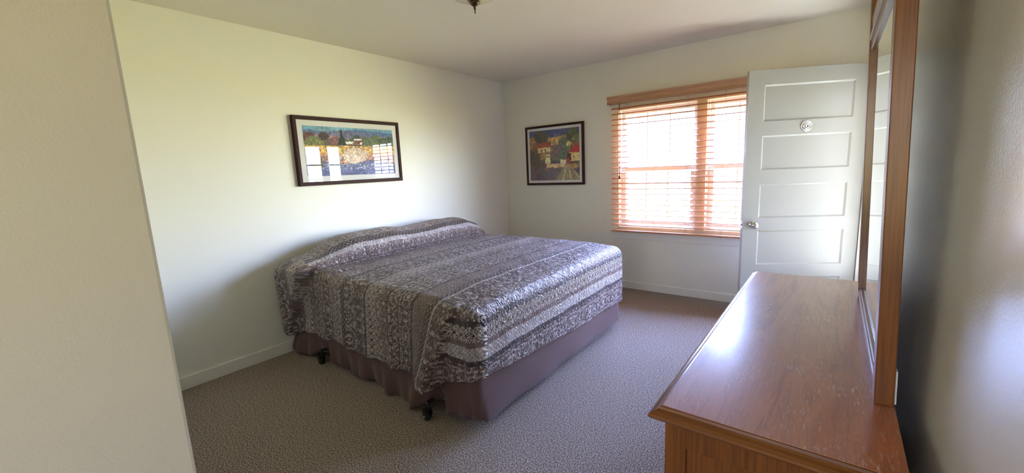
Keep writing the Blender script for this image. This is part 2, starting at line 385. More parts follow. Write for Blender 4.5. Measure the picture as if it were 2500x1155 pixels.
# added and unseen: roof, side screen and floor that shape the doorway light
struct(MB().box(W+T, W+1.42, -2.6, .6, 2.25, 2.33).build('light_block_roof', M['ceiling']))  # added to block the high sky at the doorway
struct(MB().box(W+T, W+3.0, -1.06, -1.00, 0, 2.25).build('light_block_wall', M['light_block_dark']))  # added dark screen, dims the open door
struct(MB().box(W+T, W+1.9, -2.6, .6, -.12, -.03).build('bounce_floor', M['bounce_floor']))  # added sunlit floor, throws light up to wall and ceiling
# baseboards: flat board with a small eased top
def board(name, x0, x1, y0, y1, h):
    struct(MB().box(x0, x1, y0, y1, 0, h).build(name, M['trim'], None, .004, 2))
board('baseboard_left', 0, .014, YB+.014, -.014, .09)
board('baseboard_back', 0, W, -.014, 0, .082)
board('baseboard_right', W-.014, W, YH, DY0-.08, .09)
board('baseboard_front', .014, XH-.12, YB, YB+.014, .09)
board('baseboard_passage', XH, XH+.014, YH, YB, .09)
# doorway casing and sill
mb = MB(); mb.box(W-.009, W, DY0-.07, DY0, 0, DZ1+.07).box(W-.009, W, DY0, DY1, DZ1, DZ1+.07).box(W, W+T, DY0, DY0+.018, 0, DZ1).box(W, W+T, DY1-.018, DY1, 0, DZ1).box(W, W+T, DY0, DY1, DZ1-.018, DZ1).box(W, W+T, DY0, DY1, 0, .012)
struct(mb.build('trim_1', M['trim'], None, .003, 2))
# window apron under the blind
struct(MB().box(1.44, 3.22, -.014, 0, .556, .64).build('trim_2', M['trim'], None, .003, 2))

# ------------------------------------------------------------------ window: two double-hung units side by side
win = struct(empty('window_1', ((WX0+WX1)/2, .06, WZ0)))
win_inv = Matrix.Translation(-win.location)
def wpart(mb, name, mat, bevel=.002):
    o = mb.build(name, mat, win, bevel); o.location = -Vector(win.location); return o
MX0, MX1 = 2.315, 2.405
mb = MB()
mb.box(WX0, WX1, 0.0, .13, WZ0, WZ0+.03).box(WX0, WX1, 0, .13, WZ1-.03, WZ1).box(WX0, WX0+.018, 0, .13, WZ0+.03, WZ1-.03).box(WX1-.018, WX1, 0, .13, WZ0+.03, WZ1-.03)
mb.box(MX0, MX1, -.004, .13, WZ0+.03, WZ1-.03)
wpart(mb, 'window_frame', M['jamb'])
mb = MB()
for xa in (WX0+.018, MX0-.012, MX1, WX1-.03):
    for k in range(3): mb.box(xa, xa+.012, .025+k*.03, .04+k*.03, WZ0+.03, WZ1-.03)
wpart(mb, 'sash_track', M['white_vinyl'], 0)
for (a, b) in ((WX0+.03, MX0-.012), (MX1+.012, WX1-.03)):
    for (z0, z1, y0, w_) in ((1.27, WZ1-.03, .085, .034), (WZ0+.03, 1.325, .05, .048)):
        mb = MB(); y1 = y0+.032
        mb.box(a, a+w_, y0, y1, z0, z1).box(b-w_, b, y0, y1, z0, z1).box(a+w_, b-w_, y0, y1, z0, z0+(.06 if z0 < 1 else .045)).box(a+w_, b-w_, y0, y1, z1-.045, z1)
        for k in (1, 2):
            xm = a+w_+(b-a-2*w_)*k/3; mb.box(xm-.006, xm+.006, y0+.006, y1-.006, z0+.04, z1-.04)
        wpart(mb, 'sash', M['sash'])
        wpart(MB().box(a+w_-.004, b-w_+.004, y0+.013, y0+.017, z0+.03, z1-.03), 'window_pane', M['pane'], 0)

# ------------------------------------------------------------------ wooden blind
BX0, BX1, BY = 1.475, 3.165, -.042
bl = empty('wooden_blind', ((BX0+BX1)/2, 0, 2.06)); BL = Vector(bl.location)
tag(bl, 'stained wooden slatted blind with moulded valance over the window, slats open', 'window blind')
def bpart(mb, name, mat, bevel=.001, loc=None):
    o = mb.build(name, mat, bl, bevel); o.location = (-BL if loc is None else Vector(loc)-BL); return o
mb = MB(); vx0, vx1 = 1.44, 3.195
prof = [(-.004, 1.980), (-.090, 1.980), (-.093, 1.986), (-.088, 1.994), (-.084, 2.0), (-.084, 2.032), (-.092, 2.038), (-.096, 2.048), (-.096, 2.058), (-.004, 2.058), (-.004, 2.05), (-.078, 2.05), (-.078, 1.988), (-.004, 1.988)]
vs = []; n = len(prof)
front = [(-.078, 1.980), (-.089, 1.980), (-.092, 1.988), (-.086, 1.997), (-.084, 2.004), (-.084, 2.030), (-.091, 2.037), (-.096, 2.047), (-.096, 2.058), (-.078, 2.058)]
n = len(front)
for x in (vx0, vx1): vs += [(x, y, z) for y, z in front]
fs = [tuple(range(n)), tuple(range(n, 2*n))[::-1]] + [(k, (k+1) % n, n+(k+1) % n, n+k) for k in range(n)]
mb.add(vs, fs).box(vx0, vx0+.012, -.078, -.001, 1.982, 2.056).box(vx1-.012, vx1, -.078, -.001, 1.982, 2.056).box(vx0+.012, vx1-.012, -.078, -.001, 2.048, 2.056)
bpart(mb, 'valance', M['valance'])
bpart(MB().box(BX0, BX1, -.068, -.012, 1.985, 2.04), 'headrail', M['slat'])
NS = 23; Z0s, PITCHS = 1.938, .0553
sl0 = None; ladders = (1.64, 1.93, 2.24, 2.56, 2.84, 3.06)
for k in range(NS):
    z = Z0s-k*PITCHS
    if sl0 is None:
        mbs = MB(); L = (BX1-BX0)/2
        # slightly crowned slat, tilted a few degrees
        pr = [(-.026, -.0005), (-.024, .0010), (-.012, .0022), (0, .0027), (.012, .0022), (.024, .0010), (.026, -.0005), (.025, -.0030), (0, -.0015), (-.025, -.0030)]
        n = len(pr); vs = []
        for x in (-L, L): vs += [(x, y, zz) for y, zz in pr]
        mbs.add(vs, [tuple(range(n)), tuple(range(n, 2*n))[::-1]] + [(q, (q+1) % n, n+(q+1) % n, n+q) for q in range(n)])
        sl0 = mbs.build('slat', M['slat'], bl); o = sl0
    else:
        o = sl0.copy(); COL.objects.link(o); o.parent = bl
    o.location = Vector(((BX0+BX1)/2, BY, z))-BL; o.rotation_euler = (math.radians(19), 0, 0)
zl = Z0s-NS*PITCHS
bpart(MB().box(BX0, BX1, BY-.026, BY+.026, .638, .656), 'bottom_rail', M['slat'], .002)
for x in ladders:
    mb = MB()
    for y in (BY-.0265, BY+.0265): mb.tube([(x, y, 1.99), (x, y, .655)], .0009, 5)
    for k in range(NS):
        z = Z0s-k*PITCHS-.006; mb.tube([(x, BY-.0265, z), (x, BY+.0265, z)], .0006, 4)
    bpart(mb, 'ladder_cord', M['cord'], 0)
    bpart(MB().lathe([(.004, 0), (.006, .003), (.005, .008)], 10, 'z', (x, BY, .6305)), 'cord_button', M['slat'], 0)
mb = MB().tube([(1.568, -.072, 1.99), (1.568, -.073, 1.6), (1.570, -.074, 1.25)], .0022, 6).tube([(1.574, -.072, 1.99), (1.577, -.073, 1.6), (1.573, -.074, 1.25)], .0012, 6)
mb.lathe([(.002, 1.25), (.007, 1.235), (.008, 1.215), (.004, 1.205)], 10, 'z', (1.571, -.074, 0))
bpart(mb, 'pull_cord', M['frame_dark'], 0)

# ------------------------------------------------------------------ entry door, standing open in front of the window
DW = .862; DA = math.radians(29.37)
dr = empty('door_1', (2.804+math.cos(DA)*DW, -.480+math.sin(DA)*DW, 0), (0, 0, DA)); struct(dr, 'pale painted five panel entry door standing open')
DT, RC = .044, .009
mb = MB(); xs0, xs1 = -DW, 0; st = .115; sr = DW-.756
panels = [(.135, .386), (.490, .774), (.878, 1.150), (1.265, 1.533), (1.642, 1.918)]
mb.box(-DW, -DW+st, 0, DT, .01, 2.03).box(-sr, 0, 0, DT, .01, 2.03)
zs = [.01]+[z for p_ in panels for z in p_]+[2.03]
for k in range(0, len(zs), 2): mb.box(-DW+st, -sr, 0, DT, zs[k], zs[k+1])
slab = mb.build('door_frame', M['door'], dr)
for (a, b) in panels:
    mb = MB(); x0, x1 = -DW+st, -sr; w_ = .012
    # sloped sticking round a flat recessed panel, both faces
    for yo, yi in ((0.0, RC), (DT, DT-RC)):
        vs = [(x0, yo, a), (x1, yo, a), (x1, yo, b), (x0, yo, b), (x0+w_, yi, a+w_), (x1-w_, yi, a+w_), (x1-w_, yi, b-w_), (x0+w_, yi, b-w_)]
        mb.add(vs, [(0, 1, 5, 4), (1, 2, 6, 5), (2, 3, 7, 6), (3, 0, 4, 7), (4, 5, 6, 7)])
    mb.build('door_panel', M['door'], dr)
kx, kz = -DW+.072, .825
mb = MB().lathe([(.030, 0), (.030, -.004), (.024, -.008), (.010, -.010), (.010, -.028), (.018, -.032), (.028, -.040), (.031, -.050), (.027, -.060), (.016, -.066), (.001, -.067)], 24, 'y', (kx, 0, kz), 8, .035)
mb.lathe([(.030, DT), (.030, DT+.004), (.010, DT+.010), (.010, DT+.028), (.028, DT+.040), (.031, DT+.050), (.016, DT+.066), (.001, DT+.067)], 24, 'y', (kx, 0, kz))
mb.build('door_knob', M['chrome'], dr)
mb = MB().box(-DW-.0015, -DW, .008, .036, kz-.03, kz+.03).box(-DW-.012, -DW, .014, .03, kz-.009, kz+.009)
mb.build('latch', M['chrome'], dr, .001)
mb = MB().lathe([(.043, 0), (.043, -.003), (.038, -.007), (.036, -.004), (.032, -.005), (.031, -.012), (.026, -.016), (.024, -.010), (.020, -.011), (.018, -.018), (.013, -.020), (.011, -.015), (.005, -.015)], 32, 'y', (-DW+.432, 0, 1.592))
lk = mb.build('deadbolt', M['chrome'], dr)
MB().box(-DW+.432-.003, -DW+.432+.003, -.0162, -.0145, 1.585, 1.599).build('keyhole', M['black'], lk)
for z in (.25, 1.02, 1.80):
    MB().lathe([(.006, z-.045), (.006, z+.045)], 10, 'z', (.004, DT+.004, 0)).box(-.02, .004, DT, DT+.002, z-.045, z+.045).build('hinge', M['chrome'], dr)

# made-up outer door, unseen; its bars cut the light in the doorway
sd = empty('added_outer_door', (W+.11, DY1-.02, 0)); struct(sd, 'added white glazed outer door, unseen, shaping the doorway light'); SDL = Vector(sd.location)
a, b = DY0+.02, DY1-.02; x0, x1 = W+.095, W+.125
mb = MB().box(x0, x1, a, a+.14, .014, 2.044).box(x0, x1, b-.10, b, .014, 2.044).box(x0, x1, a+.14, b-.10, .014, .30).box(x0, x1, a+.14, b-.10, 1.88, 2.044).box(x0, x1, a+.14, b-.10, 1.56, 1.585).box(x0, x1, a+.14, b-.10, 1.32, 1.335).box(x0, x1, -.53, -.40, .30, 1.88)
o = mb.build('added_door_frame', M['trim'], sd, .002); o.location = -SDL
o = MB().box(W+.108, W+.112, a+.09, b-.09, .29, 1.91).build('added_door_glass', M['pane'], sd); o.location = -SDL

# ------------------------------------------------------------------ pictures
def vnoise(x, y, s, seed=0):
    r = np.random.default_rng(seed).random((64, 64)); xs, ys = x*s, y*s
    xi, yi = np.floor(xs).astype(int), np.floor(ys).astype(int); fx, fy = xs-xi, ys-yi; fx = fx*fx*(3-2*fx); fy = fy*fy*(3-2*fy)
    q = lambda i, j: r[(xi+i) % 64, (yi+j) % 64]
    return (q(0, 0)*(1-fx)+q(1, 0)*fx)*(1-fy)+(q(0, 1)*(1-fx)+q(1, 1)*fx)*fy
def fbm(x, y, s, seed=0): return (vnoise(x, y, s, seed)*.5+vnoise(x, y, s*2.1, seed+1)*.3+vnoise(x, y, s*4.3, seed+2)*.2)
def brush(C, X, Y, A):
    a, b, c = fbm(X*A, Y*.6, 50, 80)-.5, fbm(X*A*.7, Y, 38, 84)-.5, fbm(X*A, Y, 13, 88)-.5
    C = C*(1+.55*a+.25*c)[..., None]+np.stack([34*b+8*c, 6*a, -34*b], -1)
    m = C.mean(-1, keepdims=True); return (C*.86+m*.14)*1.16+10
def paint_valley(X, Y, A):
    """X 0..1 left-right, Y 0..1 bottom-top: blue hills, dark trees, white farm, golden orchard, lavender foreground"""
    X0_, Y0_ = X, Y; X = X+.035*(fbm(X*A, Y, 26, 60)-.5)/A*1.5; Y = Y+.035*(fbm(X0_*A, Y, 30, 70)-.5)
    C = np.zeros(X.shape+(3,)); n1, n2, n3 = fbm(X*A, Y, 9, 1), fbm(X*A, Y, 22, 4), fbm(X*A, Y, 45, 8)
    def put(m, c, var=0.0, n=n2):
        col = np.array(c, float)[None, :]*(1+var*(n[m]-.5)[:, None]*2); C[m] = col
    put(np.ones_like(X, bool), (92, 142, 166), .12, n1)
    put(Y < .93-.03*np.sin(X*7)+.06*(n1-.5), (66, 98, 140), .18)
    put(Y < .88-.05*np.cos(X*5+1)+.05*(n1-.5), (88, 92, 128), .25)
    put(Y < .80+.03*np.sin(X*9), (134, 112, 112), .3)
    put(Y < .76+.05*np.sin(X*14)*n1, (84, 96, 66), .5)
    def blob(cx, cy, rx, ry, c, var=.4, k=.5):
        d = ((X-cx)/rx)**2+((Y-cy)/ry)**2; put(d < 1+k*(n2-.5)*2, c, var, n3)
    for cx, cy, rx, ry, c in ((.05, .78, .06, .10, (88, 52, 48)), (.10, .70, .09, .09, (104, 106, 62)), (.20, .80, .055, .08, (62, 44, 44)), (.27, .68, .07, .08, (92, 70, 66)),
                              (.33, .72, .06, .09, (112, 72, 74)), (.55, .78, .05, .07, (54, 62, 56)), (.66, .75, .06, .07, (80, 96, 66)), (.78, .79, .05, .09, (74, 96, 66)), (.88, .74, .08, .07, (58, 78, 58)), (.96, .78, .05, .08, (48, 78, 60))):
        blob(cx, cy, rx, ry, c)
    put((np.abs(X-.385) < .045*(1-(Y-.62)/.36)+.006*(n3-.5)) & (Y > .64) & (Y < .98), (34, 44, 36), .5, n3)
    put((Y > .655) & (Y < .71) & (X > .43) & (X < .575), (232, 226, 214), .04); put((Y > .63) & (Y < .655) & (X > .43) & (X < .63), (98, 52, 46), .1)
    put((Y > .74) & (Y < .775) & (X > .515) & (X < .61), (226, 220, 212)); put((Y > .66) & (Y < .74) & (np.abs(X-.565) < .05*(.80-Y)/.10), (108, 62, 54))
    put((Y > .655) & (Y < .69) & (X > .585) & (X < .61), (230, 224, 214))
    put(Y < .62+.03*(n1-.5), (196, 150, 72), .45, n3); put((Y < .60) & (n2 > .56), (214, 176, 92), .3, n3); put((Y < .60) & (n2 < .40), (140, 96, 84), .3, n3)
    put((Y < .46+.06*(n1-.5)) & (n3 > .45), (168, 120, 96), .4, n3); put((Y < .40+.1*(n1-.5)) & (n3 < .5), (120, 96, 104), .4, n3)
    blob(.52, .42, .14, .17, (196, 168, 150), .3, .7); blob(.48, .34, .11, .10, (214, 186, 170), .3, .7); blob(.30, .36, .07, .09, (150, 152, 140), .4, .7)
    put(Y < .27+.06*(n1-.5)+.04*np.sin(X*11), (88, 96, 138), .35, n2); put((Y < .24) & (n3 > .60), (176, 182, 206), .2); put((Y < .12), (84, 92, 142), .25, n2)
    put((X < .09) & (Y < .40) & (n3 > .46), (62, 66, 76), .4); blob(.12, .25, .05, .12, (86, 92, 74), .5, .8)
    return brush(C, X0_, Y0_, A)
def paint_village(X, Y, A):
    X0_, Y0_ = X, Y; X = X+.035*(fbm(X*A, Y, 26, 60)-.5); Y = Y+.035*(fbm(X0_*A, Y, 30, 70)-.5)
    C = np.zeros(X.shape+(3,)); n1, n2, n3 = fbm(X*A, Y, 8, 21), fbm(X*A, Y, 20, 24), fbm(X*A, Y, 42, 28)
    def put(m, c, var=0.0, n=n2):
        C[m] = np.array(c, float)[None, :]*(1+var*(n[m]-.5)[:, None]*2)
    def blob(cx, cy, rx, ry, c, var=.4, k=.5): put(((X-cx)/rx)**2+((Y-cy)/ry)**2 < 1+k*(n2-.5)*2, c, var, n3)
    put(np.ones_like(X, bool), (62, 70, 124), .15, n1); put((Y < .92) & (n1 > .5), (86, 90, 130), .2)
    put(Y < .87+.02*np.sin(X*9), (178, 138, 76), .3, n2); put((Y < .84) & (n2 > .55), (206, 164, 84), .2)
    put(Y < .70+.05*(n1-.5), (106, 104, 66), .4, n3); put((Y < .55) & (n2 > .5), (88, 80, 60), .4, n3)
    for cx, cy, rx, ry, c in ((.24, .86, .15, .14, (66, 62, 52)), (.07, .70, .08, .16, (146, 106, 62)), (.88, .86, .12, .14, (74, 80, 60)), (.15, .60, .10, .16, (128, 84, 50)),
                              (.95, .78, .09, .10, (104, 104, 74)), (.70, .66, .10, .20, (92, 98, 82)), (.55, .56, .10, .14, (112, 84, 86)), (.80, .70, .05, .05, (214, 196, 130)), (.65, .48, .07, .12, (84, 90, 84)),
                              (.08, .42, .12, .22, (92, 76, 60)), (.22, .36, .12, .20, (84, 72, 62)), (.42, .72, .05, .05, (196, 176, 110))): blob(cx, cy, rx, ry, c)
    put((Y > .55) & (Y < .68) & (X > .18) & (X < .43), (220, 186, 126), .15, n3); put((Y > .66) & (Y < .76) & (X > .17+(Y-.66)*.5) & (X < .45), (158, 62, 46), .15)
    put((Y > .52) & (Y < .57) & (X > .22) & (X < .42), (146, 104, 62)); put((Y > .34) & (Y < .52) & (X > .32) & (X < .43), (226, 206, 146), .1); put((Y > .42) & (Y < .55) & (X > .22) & (X < .33), (150, 116, 72), .2)
    for cx, cy in ((.25, .60), (.32, .61), (.36, .47), (.40, .47), (.33, .58)): put((np.abs(X-cx) < .012) & (np.abs(Y-cy) < .018), (92, 58, 44))
    put((Y > .53) & (Y < .66) & (X > .78+(Y-.53)*1.0), (188, 44, 54), .1); put((Y > .65) & (Y < .71) & (X > .87), (150, 76, 58), .2)
    put((Y > .36) & (Y < .53) & (X > .80), (216, 182, 112), .12); put((Y > .38) & (Y < .52) & (X > .76) & (X < .84), (64, 30, 36), .2); put((Y > .42) & (Y < .46) & (np.abs(X-.895) < .012), (40, 30, 30))
    put((Y > .30) & (Y < .38) & (X > .42) & (X < .68), (74, 58, 76), .3); put((Y > .24) & (Y < .33) & (X > .34) & (X < .72), (206, 168, 116), .15, n3); put((Y > .28) & (Y < .40) & (X > .62) & (X < .74), (216, 184, 136), .12)
    put((Y > .26) & (Y < .42) & (X > .74) & (X < .82), (150, 52, 56), .2)
    gnd = Y < .25+.03*(n1-.5); put(gnd, (104, 82, 74), .4, n3); put(gnd & (n2 > .5), (90, 72, 80), .3, n3)
    cx = .76; road = (Y < .32) & (np.abs(X-cx-(.32-Y)*.10) < .03+(.32-Y)*.75); put(road, (134, 120, 84), .3, n3)
    put(road & (np.abs(((X-cx)/(np.abs(.33-Y)+.02)*2.0) % 1-.5) < .10), (190, 170, 120), .2); blob(.88, .27, .12, .05, (176, 132, 80), .3); put((Y < .12) & (X < .3), (92, 70, 84), .3, n3)
    return brush(C, X0_, Y0_, A)
def picture(name, w, h, mw, fw, depth, painter, loc, rot, label, glossy):
    """local frame: x to the right, z up, +y into the wall; origin at the back centre"""
    r = empty(name, loc, rot); tag(r, label, 'picture')
    hw, hh = w/2, h/2
    fr = MB()
    prof = [(0, 0), (0, -depth), (.004, -depth-.003), (fw-.004, -depth-.003), (fw, -depth+.002), (fw, 0)]
    cs = [(-hw, -hh, 1, 1), (hw, -hh, -1, 1), (hw, hh, -1, -1), (-hw, hh, 1, -1)]; n = len(prof); vs = []; fs = []
    for (x, z, sx, sz) in cs:
        for o_, y in prof: vs.append((x+sx*o_, y, z+sz*o_))
    for i in range(4):
        for k in range(n): fs.append((i*n+k, ((i+1) % 4)*n+k, ((i+1) % 4)*n+(k+1) % n, i*n+(k+1) % n))
    fr.add(vs, fs); fr.build('picture_frame', M['frame_dark'], r)
    iw, ih = hw-fw, hh-fw
    MB().box(-iw, iw, -depth+.008, -.001, -ih, ih).build('mat_board', M['mat_board'], r)
    pw, ph = iw-mw, ih-mw; nx = int(300*max(1, pw/ph)*.62); nz = int(300*.62)
    xs = np.linspace(-pw, pw, nx+1); zs_ = np.linspace(-ph, ph, nz+1); XX, ZZ = np.meshgrid(xs, zs_, indexing='ij')
    vs = np.stack([XX, np.full_like(XX, -depth+.0072), ZZ], -1).reshape(-1, 3); idx = np.arange((nx+1)*(nz+1)).reshape(nx+1, nz+1)
    fs = np.stack([idx[:-1, :-1], idx[1:, :-1], idx[1:, 1:], idx[:-1, 1:]], -1).reshape(-1, 4)
    me = bpy.data.meshes.new('print'); me.from_pydata(vs.tolist(), [], fs.tolist())
    C = np.clip(painter((XX+pw)/2/pw, (ZZ+ph)/2/ph, pw/ph), 0, 255)/255
    C = np.where(C <= .04045, C/12.92, ((C+.055)/1.055)**2.4).reshape(-1, 3)
    at = me.color_attributes.new('print', 'FLOAT_COLOR', 'POINT'); at.data.foreach_set('color', np.concatenate([C, np.ones((len(C), 1))], 1).ravel().astype(np.float32))
    me.materials.append(M['print']); o = bpy.data.objects.new('print', me); COL.objects.link(o); o.parent = r
    MB().box(-iw, iw, -depth+.0035, -depth+.0055, -ih, ih).build('glass', M['picture_glass'], r)
    return r
picture('framed_picture', 1.0, .548, .044, .030, .032, paint_valley, (.003, -2.196, 1.572), (0, 0, math.pi/2), 'wide dark-framed valley landscape print with window reflections, hanging above the bed', True)
picture('framed_picture', .792, .702, .03, .026, .026, paint_village, (.733, -.002, 1.504), (0, 0, 0), 'squarish dark-framed village landscape print with red roofs, on the window wall', True)

# ------------------------------------------------------------------ ceiling light
cl = empty('ceiling_light', (1.80, -2.52, H)); tag(cl, 'round frosted glass bowl ceiling light with dark finial', 'ceiling light')
MB().lathe([(.075, 0), (.075, -.012), (.06, -.022), (.02, -.026), (.006, -.03), (.006, -.205)], 32).build('canopy', M['brass_dark'], cl)
bp = [(.175, -.105), (.170, -.125), (.150, -.150), (.118, -.172), (.080, -.188), (.040, -.198), (.012, -.201), (.012, -.196), (.040, -.193), (.080, -.183), (.116, -.167), (.146, -.146), (.165, -.122), (.170, -.105)]
MB().lathe(bp, 48).build('glass_bowl', M['bowl'], cl)
MB().lathe([(.006, -.199), (.026, -.201), (.028, -.207), (.022, -.214), (.014, -.222), (.007, -.227), (.0065, -.238), (.0035, -.243), (.0035, -.258), (.001, -.260)], 24).build('finial', M['brass_dark'], cl)

# ------------------------------------------------------------------ bed
bx0, bx1, by0, by1 = .06, 2.02, -2.90, -1.02     # outer faces of the hanging cloth
bed = empty('bed', (1.03, -1.96, 0)); BD = Vector(bed.location); tag(bed, 'large bed against the headboard wall, brown skirt round its base and casters showing', 'bed')
def bdpart(mb, name, mat, parent=None, bevel=0):
    o = mb.build(name, mat, parent or bed, bevel, 4)
    if parent is None: o.location = -BD
    return o
bdpart(MB().box(.09, 1.89, by0+.11, by1-.11, .33, .61), 'mattress', M['mat_board'], None, .07)
bdpart(MB().box(.09, 1.93, by0+.09, by1-.09, .13, .325), 'box_spring', M['skirt'], None, .03)
fm = MB()
for y in (by0+.09, by1-.09): fm.box(.10, 1.95, y-.02, y+.02, .10, .125)
for x in (.45, 1.62, 1.9): fm.box(x-.02, x+.02, by0+.11, by1-.11, .10, .12)
bdpart(fm, 'bed_frame', M['black_metal'])
for (x, y, an) in ((.45, by0+.005, .3), (1.655, by0-.030, .5), (.45, by1-.1, 0), (1.655, by1-.1, 0)):
    mb = MB(); mb.lathe([(.008, .06), (.008, .115)], 10, 'z', (x, y, 0)).box(x-.012, x+.012, y-.006, y+.045, .100, .112)
    mb.box(x-.026, x+.008, y-.022, y-.018, .024, .062).box(x-.026, x+.008, y+.018, y+.022, .024, .062).box(x-.026, x+.010, y-.022, y+.022, .060, .066)
    c = bdpart(mb, 'caster', M['black_metal'])
    w_ = MB().lathe([(.008, -.0165), (.022, -.0165), (.0255, -.011), (.0255, .011), (.022, .0165), (.008, .0165)], 20, 'y', (x-.012, y, .0255)).build('wheel', M['black'], c)
    MB().lathe([(.006, -.024), (.006, -.0222)], 10, 'y', (x-.012, y, .0255)).build('axle_cap', M['chrome'], c)

def smooth(a, b, x): t = np.clip((x-a)/(b-a), 0, 1); return t*t*(3-2*t)
# skirt: three hanging sides in one cloth with irregular folds
def make_skirt():
    rows = []; pts = []
    q = []
    xs = np.arange(.075, 1.94, .01); ys = np.arange(by0+.05, by1-.05, .02)
    r = .05; x1 = 1.988; yn = -2.878; yf = by1-.035
    for x in xs: q.append((x, yn, 0, -1, 'n'))
    for a in np.linspace(0, 90, 9)[1:-1]:
        a = math.radians(a); q.append((x1-r+r*math.sin(a), yn+r-r*math.cos(a), math.sin(a), -math.cos(a), 'c'))
    for y in np.arange(yn+r, yf-r, .02): q.append((x1, y, 1, 0, 'f'))
    for a in np.linspace(0, 90, 9)[1:-1]:
        a = math.radians(a); q.append((x1-r+r*math.cos(a), yf-r+r*math.sin(a), math.cos(a), math.sin(a), 'c'))
    for x in xs[::-1][::2]: q.append((x, yf, 0, 1, 'g'))
    K = 14; vs = []; fs = []
    for i, (x, y, nx, ny, s_) in enumerate(q):
        for k in range(K+1):
            h = k/K
            zb = .028; off = 0; h_ = h; 
            if s_ == 'n':
                zb = float(np.interp(x, [.07, .25, .34, .40, .50, .58, .70, .78, .88, 1.2, 1.25, 1.34, 1.46, 1.58, 1.66, 1.74, 1.85, 1.95], [.035, .02, .05, .075, .070, .035, .05, .02, .028, .03, .006, .008, .006, .05, .080, .055, .07, .085]))
                off = h*(.030*math.exp(-((x-1.48)/.10)**2)+.055*float(smooth(.36, .12, x))+.020*math.sin(x*21+1)*(.4+.6*float(smooth(.6, 1.2, x)))+.012*math.sin(x*47))
                off *= float(smooth(.42, 1.0, h))/max(h, .01)*1.0
                off -= h*.03*math.exp(-((x-.45)/.07)**2)+h*.035*math.exp(-((x-1.66)/.05)**2)
            elif s_ == 'f': zb = .055+.004*math.sin(y*9); off = float(smooth(.5, 1, h))*(.008+.004*math.sin(y*13))
            elif s_ == 'c': zb = .088-.02*abs(nx); off = 0
            z = .36*(1-h)+zb*h
            vs.append((x+nx*off, y+ny*off, z))
    for i in range(len(q)-1):
        for k in range(K): fs.append((i*(K+1)+k, i*(K+1)+k+1, (i+1)*(K+1)+k+1, (i+1)*(K+1)+k))
    o = MB().add(vs, fs, True).build('bed_skirt', M['skirt'], bed); o.location = -BD
    sm_ = o.modifiers.new('thickness', 'SOLIDIFY'); sm_.thickness = .003; sm_.offset = -1
make_skirt()

